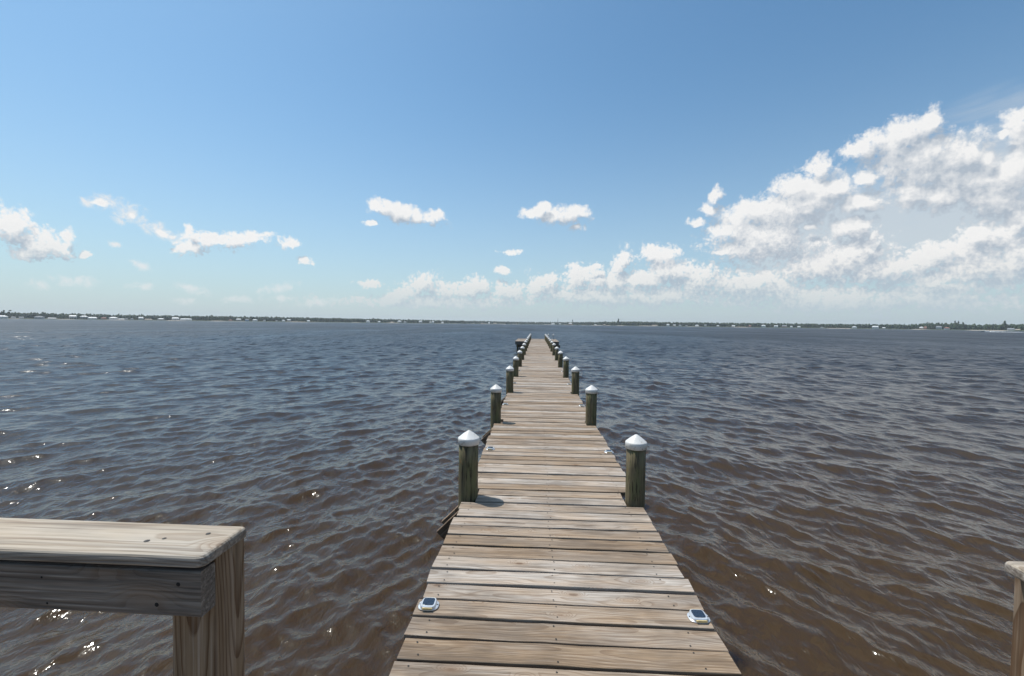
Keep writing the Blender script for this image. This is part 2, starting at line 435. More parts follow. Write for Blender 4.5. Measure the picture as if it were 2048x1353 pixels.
def make_light():
    root = empty('solar_light')
    mb = MB(); loft(mb, [ring3(.057,.047,2.8,0), ring3(.057,.047,2.8,.004), ring3(.053,.044,2.9,.0065), ring3(.046,.0465,3.2,.008), ring3(.041,.0455,4.0,.017), ring3(.038,.0435,4.5,.0205)])
    mb.build('housing', M_alu, root)
    mb = MB(); loft(mb, [ring3(.032,.033,5,.0195,.005), ring3(.032,.033,5,.0217,.005), ring3(.031,.032,5,.0222,.005)]); mb.build('solar_panel', M_pv, root)
    for s_ in (-1, 1):
        mb = MB(); loft(mb, [[(x, y*.35 + s_*.0425, z+.0125) for x, z in supel(.029,.0048,4)] if True else None, [(x, y*0 + s_*.0465, z+.0118) for x, z in supel(.027,.0042,4)]]) if False else None
        pts = supel(.029, .0050, 4)
        mb.add([(x, s_*.0430, z+.0125) for x, z in pts] + [(x, s_*.0505, z+.0120) for x, z in pts] , [tuple(range(32)), tuple(range(32,64))] + [(i, (i+1)%32, 32+(i+1)%32, 32+i) for i in range(32)], 0)
        mb.build('lens', M_lens, root)
    for s_ in (-1, 1):
        mb = MB(); disc(mb, (s_*.050, 0, .0088), .0038, 10, depth=.0016); mb.build('screw', M_screw, root)
    return root
proto = make_light(); first = True
ords = ['nearest the camera', 'second from the camera', 'third from the camera', 'fourth from the camera', 'fifth from the camera']
for k in range(5):
    for s_, (lx, nm) in enumerate(((-.543, 'left'), (.838, 'right'))):
        o = proto if first else copy_tree(proto); first = False
        o.location = (lx + (random.uniform(-.02,.02) if k else 0), 2.305 + 2.98*k, .0035); o.rotation_euler = (0, 0, random.uniform(-.08,.08) - .03); o.scale = (.93, .93, .93)
        tag(o, 'silver solar dock light on the %s edge of the planks, %s' % (nm, ords[k]), 'dock light', 'solar lights along the dock edges')

# white topped marker poles at the far end
M_pole = plain('pole_metal', (.16,.17,.18), .45, .1, 20, .6)
for i, X in enumerate((1.12, 1.59)):
    root = empty('marker_pole', (X, 42.6, .0)); 
    tag(root, ['thin pole with a round white top at dock end, nearer the row of pilings', 'thin pole with a round white top at dock end, further right over the platform'][i], 'pole', 'white topped poles at the dock end')
    mb = MB(); lathe(mb, [(.022, 0), (.016, .02), (.014, .42)], n=10); mb.build('pole', M_pole, root)
    mb = MB(); lathe(mb, [(.02, .40), (.062, .43), (.074, .475), (.068, .53), (.040, .565), (.006, .58)], n=14); mb.build('pole_top', M_cap, root)

# ------------------------------------------------------------------ far shore
def shore_d(az):                      # metres to the far waterline by azimuth (degrees)
    xs = [-180,-70,-52,-46,-38,-30,-20,-12,-5,-3,2,6,10,15,22,30,38,42,46,60,180]
    ys = [1300,1400,1400,1420,1380,1340,1450,1650,2000,2150,2100,1800,1550,1500,1520,1500,1480,1350,1260,1200,1200]
    return np.interp(az, xs, ys)
def tree_h(az):
    xs = [-60,-48.5,-44,-40,-30,-15,-5,2,6,9,12,14,20,30,38.5,39,41,42,44,45,46,60]
    ys = [16,16.5,14.5,15,15,14,14,13.5,14,16,17,15.5,15.5,14.5,14,18.5,18.5,14.5,14.5,15.5,15.5,15.5]
    return np.interp(az, xs, ys)
def az_of_px(x, y=648): return px_azel(x, y)[0]

def far_leaf():
    m, nt, b = mat('pine_foliage')
    P = nt.new('ShaderNodeNewGeometry').outputs['Position']
    n = nt.noise(P, .05, 3); n2 = nt.noise(P, .6, 3)
    t = nt.attr('tone').outputs['Fac']
    c = nt.mix(nt.rng(nt.m('ADD', nt.m('MULTIPLY', n, .5), nt.m('MULTIPLY', t, .5)), .3, .7), (.020,.036,.022), (.050,.074,.038))
    c = nt.vm('SCALE', c, None, nt.rng(n2, .3, .7, .75, 1.25))
    nt.put(b.inputs['Base Color'], c); b.inputs['Roughness'].default_value = .8; b.inputs['Specular IOR Level'].default_value = .15
    return m
M_leaf = far_leaf()
M_bark = plain('pine_bark', (.10,.075,.055), .9, .2, 3)
import bmesh
def ico(sub):
    bm = bmesh.new(); bmesh.ops.create_icosphere(bm, subdivisions=sub, radius=1)
    v = np.array([p.co[:] for p in bm.verts]); f = np.array([[q.index for q in p.verts] for p in bm.faces]); bm.free(); return v, f
IV, IF = ico(1)
IV2, IF2 = ico(2)
def lumps(rows, V0, F0, jit):
    """rows: (x,y,z,rx,ry,rz,tone) -> verts, faces, tones"""
    A = np.array(rows); N = len(A); nv = len(V0)
    J = 1 + RS.uniform(-jit, jit, (N, nv, 1))
    V = A[:, None, :3] + V0[None]*A[:, None, 3:6]*J
    F = (F0[None] + (np.arange(N)*nv)[:, None, None]).reshape(-1, 3)
    return V.reshape(-1, 3), F, np.repeat(A[:, 6], nv)
def fast_mesh(name, V, F, mats, tones=None, smooth=True, parent=None):
    me = bpy.data.meshes.new(name); k = F.shape[1]
    me.vertices.add(len(V)); me.vertices.foreach_set('co', np.asarray(V, np.float32).ravel())
    me.loops.add(F.size); me.loops.foreach_set('vertex_index', np.asarray(F, np.int32).ravel())
    me.polygons.add(len(F)); me.polygons.foreach_set('loop_start', np.arange(0, F.size, k, dtype=np.int32))
    me.polygons.foreach_set('use_smooth', np.full(len(F), smooth))
    for m in mats: me.materials.append(m)
    if tones is not None:
        a = me.attributes.new('tone', 'FLOAT', 'POINT'); a.data.foreach_set('value', np.asarray(tones, np.float32))
    me.update(calc_edges=True); me.validate()
    o = bpy.data.objects.new(name, me); COL.objects.link(o)
    if parent: o.parent = parent
    return o
# land strip
azs = np.arange(-75, 76, .5); V = []; F = []
for az in azs:
    d = float(shore_d(az)); s_, c_ = math.sin(R(az)), math.cos(R(az))
    for dd, z in ((-14, WZ-.5), (-2, WZ+.15), (8, WZ+.9), (60, WZ+2.2), (260, WZ+3.5), (900, WZ+3)):
        V.append((s_*(d+dd), c_*(d+dd), z))
n_ = 6
for i in range(len(azs)-1):
    for j in range(n_-1): F.append((i*n_+j, (i+1)*n_+j, (i+1)*n_+j+1, i*n_+j+1))
def land_mat():
    m, nt, b = mat('shore_ground')
    P = nt.new('ShaderNodeNewGeometry').outputs['Position']; z = nt.sep(P)[2]
    n = nt.noise(P, .012, 3)
    sand = nt.m('MULTIPLY', nt.rng(z, WZ+1.3, WZ+.7), nt.rng(n, .50, .58))
    c = nt.mix(sand, (.055,.075,.035), (.48,.42,.34))
    nt.put(b.inputs['Base Color'], c); b.inputs['Roughness'].default_value = .9
    return m
land = fast_mesh('far_shore_ground', np.array(V), np.array(F), [land_mat()], np.zeros(len(V)), True); land['kind'] = 'structure'

houses_px = [  # x, width px, height px, wall kind, roof kind, lift (m)
 (5,13,3.6,'w','w',2),(27,6,2.4,'g','g',1.2),(43,6,2.4,'g','g',1.2),(79,13,3.8,'g','g',1.5),(104,11,1.6,'t','w',.3),(146,10,3.8,'w','w',4.5),(168,11,3.6,'g','w',4),(185,13,3.8,'w','w',1),
 (208,7,2.6,'r','r',2),(227,13,4.0,'w','w',1.5),(242,11,2.0,'t','w',.2),(253,4,2.2,'g','g',.8),(264,5,2.2,'g','g',.8),(282,8,4.2,'w','w',2.2),(297,12,1.6,'t','t',.2),(322,11,3.2,'t','w',1),(351,12,4.2,'w','w',2.5),(372,20,3.4,'w','w',1),
 (461,7,2.4,'r','r',1),(477,9,3.2,'g','w',2.5),(494,7,3.2,'b','g',2),(510,10,3.4,'w','w',1.5),(529,5,2,'g','g',1.2),(553,4,2.2,'g','g',1),(567,6,3.2,'w','w',1.2),(578,7,3.2,'g','w',2.8),(617,6,3.2,'w','w',1),
 (736,9,3.6,'w','w',2),(758,6,3.0,'w','w',1.2),(784,7,2.2,'t','t',.5),(799,10,3.8,'w','w',2.5),(810,6,2.8,'w','g',1.5),(841,8,4.2,'w','w',2.5),(861,6,2.8,'t','w',1.5),(866,5,3.6,'w','w',2),(885,6,3.0,'w','w',1),
 (964,4,2.4,'r','g',1),(978,4,3.0,'w','w',1.8),(990,9,1.8,'t','t',.6),(1106,10,2.6,'w','w',1.2),(1120,5,2.2,'g','w',1.5),(1141,9,4.4,'r','w',1.0),(1191,6,2,'g','w',.4),(1209,8,2,'r','t',.4),(1310,13,1.6,'t','t',.3),(1336,7,4.0,'w','w',1.5),(1349,6,2.6,'t','w',1.5),(1360,6,2.6,'w','g',1),
 (1373,5,2.2,'g','g',.8),(1394,8,2.8,'w','w',1.2),(1411,5,2.4,'w','g',3),(1436,6,2.6,'t','w',.8),(1467,7,3.2,'w','w',1),(1500,5,2.8,'r','r',1.5),(1527,9,4.2,'w','w',1.5),(1552,8,3.2,'w','w',1.5),(1569,10,4.2,'r','g',.8),(1583,5,2.8,'w','w',1),(1598,6,2.8,'w','w',1),
 (1644,6,1.8,'g','g',.3),(1709,8,3.6,'w','w',1),(1751,10,4.2,'w','w',1.5),(1768,5,2.6,'g','w',.5),(1843,6,3.6,'t','w',1.5),(1851,4,3.6,'r','r',2),(1878,8,4.0,'w','g',3),(1894,8,3.6,'w','r',1),(2022,9,3.6,'w','g',.6),(2036,6,2.4,'t','t',.3)]
wallc = {'w': plain('white_siding', (.66,.65,.63), .6, .06, 1), 'g': plain('grey_siding', (.36,.38,.39), .7, .1, 1), 'r': plain('brick_red_siding', (.36,.19,.15), .7, .1, 1), 't': plain('tan_siding', (.52,.44,.37), .7, .1, 1), 'b': plain('blue_siding', (.30,.40,.52), .7, .1, 1)}
roofc = {'w': plain('white_metal_roof', (.62,.63,.63), .5, .06, 1), 'g': plain('grey_shingle_roof', (.24,.25,.26), .8, .1, 1), 'r': plain('red_brown_roof', (.30,.15,.12), .8, .1, 1), 't': plain('tan_roof', (.45,.38,.31), .8, .1, 1)}
M_glass = plain('dark_window_glass', (.03,.04,.05), .1, .1, 1)
wn = {'w': 'white', 'g': 'grey', 'r': 'brick red', 't': 'tan', 'b': 'pale blue'}; rn = {'w': 'white', 'g': 'dark grey', 'r': 'red brown', 't': 'tan'}
def ordinal(n):
    o = ['', 'first','second','third','fourth','fifth','sixth','seventh','eighth','ninth','tenth','eleventh','twelfth','thirteenth','fourteenth','fifteenth','sixteenth','seventeenth','eighteenth','nineteenth']
    if n < 20: return o[n]
    t = {2:('twenty','twentieth'),3:('thirty','thirtieth'),4:('forty','fortieth'),5:('fifty','fiftieth'),6:('sixty','sixtieth'),7:('seventy','seventieth')}[n//10]
    return t[1] if n % 10 == 0 else t[0] + '-' + o[n % 10]
half = [h for h in houses_px if h[0] < 1079]; hl, hr = len(half), len(houses_px)-len(half)
house_az = []
for i, (hx, hw, hh, wk, rk, lift) in enumerate(houses_px):
    az = az_of_px(hx); d = float(shore_d(az)) + 12
    ww = hw*d/FPX*.80; ht = max(2.8, hh*d/FPX*.84)
    root = empty('lakefront_house', (math.sin(R(az))*d, math.cos(R(az))*d, WZ + .6 + lift), -R(az))
    left = hx < 1079; n = (i+1) if left else (len(houses_px)-i)
    lab = '%s house with %s roof on far shore, %s house from the %s edge' % (wn[wk], rn[rk], ordinal(n), 'left' if left else 'right')
    tag(root, lab, 'house', 'houses along the far shore')
    dep = min(12, max(6, ww*.6)); wh = ht*.52; ov = .5
    mb = MB(); box(mb, -ww/2, ww/2, -dep/2, dep/2, -lift-.4 if lift < 2.2 else -.5, wh)
    if lift >= 2.2:
        for q in (-.45, -.15, .15, .45): box(mb, q*ww-.25, q*ww+.25, -dep/2+.3, -dep/2+.8, -lift-.6, -.5)
    wl = mb.build('wall', wallc[wk], root)
    mb = MB(); hip = .12 if i % 3 else .32
    v = [(-ww/2-ov, -dep/2-ov, wh), (ww/2+ov, -dep/2-ov, wh), (ww/2+ov, dep/2+ov, wh), (-ww/2-ov, dep/2+ov, wh), (-ww/2+hip*ww, 0, ht), (ww/2-hip*ww, 0, ht)]
    mb.add(v, [(0,1,5,4), (2,3,4,5), (1,2,5), (3,0,4), (3,2,1,0)]); mb.build('roof', roofc[rk], root)
    if ww > 12:
        for q in (-.28, .02, .30):
            mb = MB(); box(mb, q*ww-.55, q*ww+.55, -dep/2-.06, -dep/2+.02, wh*.30, wh*.72); mb.build('window', M_glass, wl)
    house_az.append((az, d, ww))

# wood behind the houses
rows = []
az = -62.0
while az < 62:
    d0 = float(shore_d(az)); th = float(tree_h(az))
    for row in range(5):
        dd = (22, 34, 50, 75, 110)[row] + RS.uniform(-6, 6)
        a2 = az + RS.uniform(-.12, .12); d = d0 + dd
        if row == 0 and RS.rand() < .30: continue
        blocked = any(abs(a2-ha) < math.degrees((hw_/2+2)/hd) for ha, hd, hw_ in house_az) and row < 1
        if blocked: continue
        h = th*(.80 + .06*row)*RS.uniform(.82, 1.02)*(1.0 if RS.rand() > .05 else 1.12)*.92
        x, y_ = math.sin(R(a2))*d, math.cos(R(a2))*d
        w = RS.uniform(2.2, 4.0); tn = RS.rand()
        rows.append((x, y_, WZ+1+h*.33, w*1.25, w, h*.36, tn))
        rows.append((x+RS.uniform(-1.2,1.2), y_+RS.uniform(-1,1), WZ+1+h*.66, w*.95, w*.9, h*.30, min(1, tn+.1)))
        if RS.rand() < .6: rows.append((x+RS.uniform(-1,1), y_, WZ+1+h*.86, w*.45, w*.45, h*.17, min(1, tn+.15)))
    az += math.degrees(4.6/d0)
print('wood lumps', len(rows))
V, F, T = lumps(rows, IV, IF, .30)
wood_o = fast_mesh('far_wood', V, F, [M_leaf], T, True)
tag(wood_o, 'dark green belt of trees along the far shore', 'wood', None, 'stuff')
# trees that stand clear of the belt
tr = [(1115.5, 26, 3.2, 'single dark narrow tree standing above the low shore, just right of the dock end'), (1145, 21, 6, 'round dark tree right behind the red and white house beyond the dock end'), (1237, 22, 8, 'broad dark tree on the far shore right of the dock end, wider than its neighbours'),
      (1910, 19.5, 3.5, 'tall narrow tree rising above the far wood, left one of a close pair at right'), (1917, 19.5, 3.5, 'tall narrow tree rising above the far wood, right one of a close pair at right'), (1926, 17.5, 3.5, 'lower pointed tree just right of the pair of tall narrow trees'),
      (8, 17.5, 5, 'tall round tree above the far wood, nearest the left edge of the photo'), (20, 17.5, 6, 'tall broad tree above the far wood, second from the left edge'), (2009, 19, 6, 'tall broad tree at the far right behind the grey roofed white boathouse')]
for (hx, hgt, w, lab) in tr:
    az = az_of_px(hx); d = float(shore_d(az)) + 26
    root = empty('shore_tree', (math.sin(R(az))*d, math.cos(R(az))*d, WZ+1)); tag(root, lab, 'tree', 'trees standing above the far wood')
    mb = MB(); lathe(mb, [(.35, 0), (.28, hgt*.4), (.12, hgt*.85)], n=8); mb.build('trunk', M_bark, root)
    rr = []
    for q in range(16):
        t = RS.uniform(.32, 1.0); rad = w*.55*(1.05-t*.75); a = RS.uniform(0, 6.28)
        rr.append((math.cos(a)*rad*.7, math.sin(a)*rad*.7, hgt*t*.97, w*RS.uniform(.20,.34), w*RS.uniform(.20,.34), hgt*RS.uniform(.05,.09), RS.rand()))
    V, F, T = lumps(rr, IV, IF, .3); fast_mesh('crown', V, F, [M_leaf], T, True, root)

# speeding motorboat and its wake near the right edge
az = az_of_px(1969, 662); d = 640
boat = empty('motorboat', (math.sin(R(az))*d, math.cos(R(az))*d, WZ), -R(az))
tag(boat, 'small white motorboat speeding left, far off near the right edge', 'motorboat')
mb = MB()
L_, B_ = 6.5, 2.3; secs = [(-3.2,.02,.75,1.15),(-2.6,.55,.45,1.1),(-1.4,.95,.22,1.0),(0,1.1,.12,.92),(1.8,1.12,.1,.86),(3.1,1.05,.1,.85)]
v = []; f = []
for (x, w, zb, zt_) in secs: v += [(x, -w, zt_), (x, -w*.8, zb+.25), (x, 0, zb-.1), (x, w*.8, zb+.25), (x, w, zt_)]
for i in range(5):
    for j in range(4): f.append((i*5+j, i*5+j+1, i*5+6+j, i*5+5+j))
    f.append((i*5+4, i*5, i*5+5, i*5+9))
f.append((25,26,27,28,29)); mb.add(v, f); mb.build('hull', wallc['w'], boat)
mb = MB(); box(mb, -.4, 1.0, -.6, .6, .9, 1.5); box(mb, -.5, -.35, -.62, .62, 1.45, 1.95); mb.build('console', wallc['w'], boat)
mb = MB(); box(mb, 3.1, 3.6, -.3, .3, .3, 1.45); mb.build('outboard_motor', M_screw, boat)
rr = []
for q in range(420):
    t = RS.rand()**1.3; x = 1.0 + t*30; sp = .4 + t*2.0
    rr.append((x, RS.normal()*sp, .05, RS.uniform(.3,1.3), RS.uniform(.3,.9), RS.uniform(.10,.55)*(1-.8*t), .5))
V, F, T = lumps(rr, IV, IF, .3)
wk = fast_mesh('boat_wake', V, F, [plain('foam', (.78,.80,.80), .8, .05, 2)], T, True); wk.location = boat.location; wk.rotation_euler = boat.rotation_euler
tag(wk, 'white foam wake trailing right of the speeding motorboat', 'wake', None, 'stuff')

# ------------------------------------------------------------------ water
def water_mesh():
    r0, r1 = 1.6, 130.0
    rs = [0.02, .5, 1.1]; r = r0
    while r < r1: rs.append(r); r *= 1.0052 if r < 18 else 1.0041 if r < 90 else 1.007
    while r < 3600: rs.append(r); r *= 1.03
    rs.append(3600)
    rs = np.array(rs)
    fine = np.arange(-62, 62.01, .105)
    th = np.concatenate([np.arange(-180, -62, 2.0), fine, np.arange(64, 180.01, 2.0)])
    TH, RR = np.meshgrid(np.radians(th), rs)
    X = RR*np.sin(TH); Y = RR*np.cos(TH); Z = np.zeros_like(X)
    cell = np.maximum(np.gradient(rs)[:, None]*np.ones_like(X), RR*np.radians(np.gradient(th))[None])
    DX = np.zeros_like(X); DY = np.zeros_like(X)
    wl = 1/(1+np.exp(X/2.2)); wr = 1-wl
    ws = np.random.RandomState(5); N = 120
    for i in range(N):
        lam = .13*(5.0/.13)**(i/(N-1))*ws.uniform(.93, 1.07)
        side = i % 2
        base = (-32 if side == 0 else 38)           # direction of travel, degrees from +X
        ang = R(base + ws.normal()*(40 if lam < 1.0 else 26))
        k = 2*math.pi/lam
        kx, ky = k*math.cos(ang), k*math.sin(ang)
        st = .028*(1.55 if lam < .5 else .9 if lam < 1.4 else .42)
        wgt = .40 + .80*(wl if side == 0 else wr)
        fade = np.clip((lam/cell - 2.4)/2.5, 0, 1)
        A = st/k*wgt*fade
        if lam > .55: A = A*(1 + (.65 if lam < 2.6 else .3)*np.clip((RR-9)/35, 0, 1))      # the chop builds away from the shore
        # wave groups
        gx, gy = ws.normal(size=2)*k/5
        A = A*(1 + .55*np.sin(gx*X + gy*Y + ws.uniform(0, 6.28)))
        ph = kx*X + ky*Y + ws.uniform(0, 6.28)
        Z += A*np.sin(ph); c = A*np.cos(ph)*.9
        DX += c*math.cos(ang); DY += c*math.sin(ang)
    V = np.stack([X+DX, Y+DY, Z+WZ], -1).reshape(-1, 3)
    nr, nc = X.shape
    idx = np.arange(nr*nc).reshape(nr, nc)
    F = np.stack([idx[:-1, :-1], idx[:-1, 1:], idx[1:, 1:], idx[1:, :-1]], -1).reshape(-1, 4)[:, ::-1]
    print('water verts', len(V))
    return V, F
def water_mat():
    m, nt, b = mat('lake_water')
    P = nt.new('ShaderNodeNewGeometry').outputs['Position']
    x, y, z = nt.sep(P)
    d = nt.vm('LENGTH', nt.comb(x, y, 0))
    n0 = nt.noise(P, .05, 2)
    near_brown = nt.mix(nt.rng(n0, .3, .7), (.042,.0228,.0060), (.049,.0272,.0086))      # brown close by, darker and bluer with distance
    nt.put(b.inputs['Base Color'], nt.mix(nt.rng(nt.m('LOGARITHM', nt.m('MAXIMUM', d, 1), 10), .85, 2.0), near_brown, (.016,.022,.030)))
    gust = nt.m('MULTIPLY', nt.m('SUBTRACT', nt.noise(nt.mapping(P, sc=(.05,.012,1)), 1, 4, .6, .3, '2D'), .5), nt.rng(d, 20, 120, 0, .45))
    nt.put(b.inputs['Roughness'], nt.m('ADD', gust, nt.rng(nt.m('LOGARITHM', nt.m('MAXIMUM', d, 1), 10), 1.0, 2.2, .115, .46)))
    b.inputs['Subsurface Weight'].default_value = 1.0; b.inputs['Subsurface Scale'].default_value = .3; b.inputs['Subsurface Radius'].default_value = (1,.7,.5); b.subsurface_method = 'BURLEY'; b.inputs['IOR'].default_value = 1.41; b.inputs['Specular IOR Level'].default_value = .55
    # small ripples; two crossing sets, stretched along their crests
    a1 = nt.mapping(P, rot=(0,0,R(32)), sc=(9, 4.5, 1)); a2 = nt.mapping(P, rot=(0,0,R(-38)), sc=(9, 4.5, 1))
    r1 = nt.noise(a1, 1, 3, .55, .35, '2D'); r2 = nt.noise(a2, 1, 3, .55, .35, '2D')
    side = nt.rng(x, -5, 5, 0, 1, True)
    h = nt.m('ADD', nt.m('MULTIPLY', r1, nt.m('SUBTRACT', 1.15, side)), nt.m('MULTIPLY', r2, nt.m('ADD', .15, side)))
    r3 = nt.noise(nt.mapping(P, rot=(0,0,R(-6)), sc=(26, 15, 1)), 1, 2, .5, .3, '2D')
    b0 = nt.bump(r3, 1.0, .0030)
    b1 = nt.bump(h, 1.0, .015, b0)
    # larger chop that carries on past the reach of the modelled waves
    c1 = nt.noise(nt.mapping(P, rot=(0,0,R(25)), sc=(.55,.26,1)), 1, 4, .6, .3, '2D')
    b2 = nt.bump(c1, 1.0, nt.rng(d, 15, 130, .05, .95), b1)
    nt.put(b.inputs['Normal'], b2)
    return m
V, F = water_mesh()
water = fast_mesh('water', V, F, [water_mat()], None, True); water['kind'] = 'structure'

# ------------------------------------------------------------------ sun, sky, clouds
SUN = Vector((-.20, .105, .45)).normalized()
sun = bpy.data.lights.new('sun', 'SUN'); sun.energy = 4.4; sun.angle = R(.5); sun.color = (1, .955, .88)
so = bpy.data.objects.new('sun', sun); COL.objects.link(so); so.rotation_euler = SUN.to_track_quat('Z', 'Y').to_euler()
W = bpy.data.worlds.new('World'); S.world = W; W.cycles.sampling_method = 'MANUAL'; W.cycles.sample_map_resolution = 256; W.use_nodes = True
wt = NT(W.node_tree); wt.n.clear()

high = [(22,54,12,7,0),(38,50,14,8,10),(52,54,16,9,-10),(70,45,18,12,0),(30,66,20,7,0),(85,30,20,14,0),(60,68,24,8,0)]   # azimuth, elevation, half sizes: broken cloud above the frame on the right
blobs = []   # x, y, a, b (photo pixels), tilt deg (down to the right positive), weight
def B(*rows): blobs.extend(rows)
B((20,455,60,42,0),(75,485,70,30,20),(110,497,45,24,20),(135,478,18,20,0),(168,511,22,9,-15),(60,505,55,18,10))
B((206,402,16,8,8),(262,428,14,7,28),(326,462,20,8,30))
B((440,482,85,22,-3),(500,474,52,15,8),(385,500,48,17,0),(378,460,14,18,30),(400,478,40,22,0),(580,486,28,13,-5),(610,521,17,9,0))
B((765,415,34,20,5),(800,425,50,24,10),(850,435,48,18,8),(870,432,24,12,0),(742,447,18,7,0))
B((1072,425,32,18,-8),(1090,415,20,14,0),(1125,432,52,22,-5),(1160,425,28,16,0),(1155,456,22,8,-8))
B((1023,505,26,9,0),(1001,544,16,8,0),(740,569,26,9,0))
# low bank on the horizon
B((800,592,70,14,-12),(845,570,45,26,-10),(880,580,35,20,10),(930,583,55,24,-10),(955,572,30,22,0),(1020,582,45,24,0),(1085,575,45,32,0),(1100,562,22,18,0),(1155,555,32,34,-30),(1180,560,60,30,0),(1190,537,24,7,0),
  (1240,530,22,40,20),(1232,560,45,28,0),(1320,512,55,28,5),(1340,545,80,32,0),(1290,560,70,28,0),(1400,560,80,34,0),(900,605,260,16,0),(1250,592,330,28,0),(1700,598,430,36,0),(1500,575,150,40,0))
# big towers on the right
B((1432,392,14,24,15),(1418,420,16,18,0),(1395,445,20,10,0),(1500,430,85,38,-5),(1560,435,85,36,15),(1530,462,110,40,0),(1470,465,75,34,0),(1540,480,120,34,0),(1620,455,25,12,10),(1450,500,40,10,-15),
  (1590,375,62,36,-8),(1645,335,38,26,0),(1660,375,70,34,0),(1735,355,36,20,-15),(1720,405,70,26,-8),(1620,395,70,24,-5),(1700,450,60,24,-15),
  (1862,246,42,34,0),(1815,265,60,38,-25),(1745,292,66,38,-20),(1700,305,34,24,0),(1800,300,80,42,0),(1850,315,90,40,10),(1930,310,66,34,12),(1970,320,34,24,0),(1840,350,80,32,0),(1930,360,120,40,-5),(2010,340,60,40,0),(1890,390,130,36,-5),(1820,385,60,26,0),(2000,400,100,40,0),
  (1590,415,130,52,-14),(1540,490,150,44,-4),(1850,325,150,62,-6),(1985,365,120,62,0),(1690,520,110,50,-8),(1960,530,150,62,-8),
  (2035,235,40,26,-35),(2010,268,32,14,-10),(2060,260,60,46,0),(2048,320,40,50,0),
  (1730,500,55,34,-15),(1715,460,36,34,0),(1745,470,18,16,0),(1760,540,130,40,0),(1640,540,110,36,0),
  (1880,505,80,30,-14),(1850,520,70,36,0),(1980,470,90,36,-18),(2030,440,60,44,0),(1950,530,130,48,0),(2030,520,80,80,0),(1900,565,180,36,0),
  (2160,330,150,130,0),(2180,520,180,110,0),(2350,380,190,170,0),(2700,350,300,200,0))
wisps = [(172,404,30,13,10),(210,404,44,22,12),(262,430,58,26,28),(318,462,52,22,30),(348,478,28,12,20),(238,442,26,10,38),(80,569,34,13,10),(285,533,32,13,25),(385,578,46,16,12),(370,602,34,10,5),(555,577,52,14,-14),(562,597,34,10,0),(280,573,40,10,0),(232,490,20,10,20),(630,606,60,12,-5),(150,565,60,18,10),(480,600,50,10,0)]
veil = [(1700,470,260,110,-12),(1960,400,200,170,0),(1880,440,150,46,-4),(1990,430,120,50,0),(1780,470,110,26,-5),(1900,480,200,50,0)]

def blob_net(nt, vec, lst):
    last = None; qx, qy, _ = nt.sep(vec)
    for (x, y, a, b, t) in lst:
        u, v = px_azel(x, y)
        ua, va = px_azel(x+8, y); ub, vb = px_azel(x, y-8)
        su = math.hypot(ua-u, va-v)/8; sv = math.hypot(ub-u, vb-v)/8
        tilt = math.atan2(va-v, ua-u) - R(t)
        # the running minimum rides along in z (scaled away) so that the blobs are worked out one after another
        pv = vec if last is None else nt.comb(qx, qy, last)
        ln = nt.vm('LENGTH', nt.mapping(pv, (u, v, 0), (0, 0, tilt), (a*su, b*sv, 1e6), 'TEXTURE'))
        last = ln if last is None else nt.m('SMOOTH_MIN', last, ln, .18)
    for (u, v, a, b, t) in (high if lst is blobs else ()):
        last = nt.m('SMOOTH_MIN', last, nt.vm('LENGTH', nt.mapping(nt.comb(qx, qy, last), (u, v, 0), (0, 0, R(t)), (a, b, 1e6), 'TEXTURE')), .18)
    return last
def make_group():
    gt = bpy.data.node_groups.new('cloud_density', 'ShaderNodeTree')
    gt.interface.new_socket('P', in_out='INPUT', socket_type='NodeSocketVector')
    gt.interface.new_socket('D', in_out='OUTPUT', socket_type='NodeSocketFloat'); gt.interface.new_socket('E', in_out='OUTPUT', socket_type='NodeSocketFloat')
    nt = NT(gt); gi = nt.new('NodeGroupInput'); go = nt.new('NodeGroupOutput')
    p = gi.outputs[0]
    # warp the outline
    wv = nt.new('ShaderNodeTexNoise', noise_dimensions='2D'); nt.put(wv.inputs['Vector'], p); wv.inputs['Scale'].default_value = .42; wv.inputs['Detail'].default_value = 4
    w = nt.vm('SCALE', nt.vm('SUBTRACT', wv.outputs['Color'], (.5,.5,.5)), None, 1.5)
    q = nt.vm('MULTIPLY', nt.vm('ADD', p, w), (1, 1, 0))
    E = nt.m('SUBTRACT', 1.0, blob_net(nt, q, blobs))
    E = nt.m('MAXIMUM', E, -1.2); nt.put(go.inputs[1], E); E = nt.m('MINIMUM', nt.m('MULTIPLY', E, 1.25), .85)
    f1 = nt.noise(p, .52, 9, .62, .15, '2D')
    pf = nt.vor(nt.vm('ADD', p, nt.vm('SCALE', w, None, .5)), .72, 'F1', 3, .55, 1, '2D')
    D = nt.m('ADD', E, nt.m('MULTIPLY', nt.m('SUBTRACT', f1, .45), .95))
    D = nt.m('ADD', D, nt.m('MULTIPLY', nt.m('SUBTRACT', .45, pf), .56))
    f2 = nt.noise(p, 2.3, 6, .60, .1, '2D')
    D = nt.m('ADD', D, nt.m('MULTIPLY', nt.m('SUBTRACT', f2, .5), .55))
    lowf = nt.rng(nt.sep(p)[1], 3, 13, 1, 0)          # distant cloud near the horizon is smaller and finer
    pf2 = nt.vor(nt.vm('ADD', p, nt.vm('SCALE', w, None, .3)), 1.9, 'F1', 3, .55, 1, '2D')
    f3 = nt.noise(p, 4.2, 4, .6, 0, '2D')
    fine = nt.m('ADD', nt.m('MULTIPLY', nt.m('SUBTRACT', .44, pf2), .85), nt.m('MULTIPLY', nt.m('SUBTRACT', f3, .5), .5))
    D = nt.m('ADD', D, nt.m('MULTIPLY', fine, nt.m('ADD', .25, nt.m('MULTIPLY', lowf, .75))))
    nt.put(go.inputs[0], nt.m('ADD', D, nt.m('ADD', .27, nt.m('MULTIPLY', lowf, .26))))
    return gt
G = make_group()
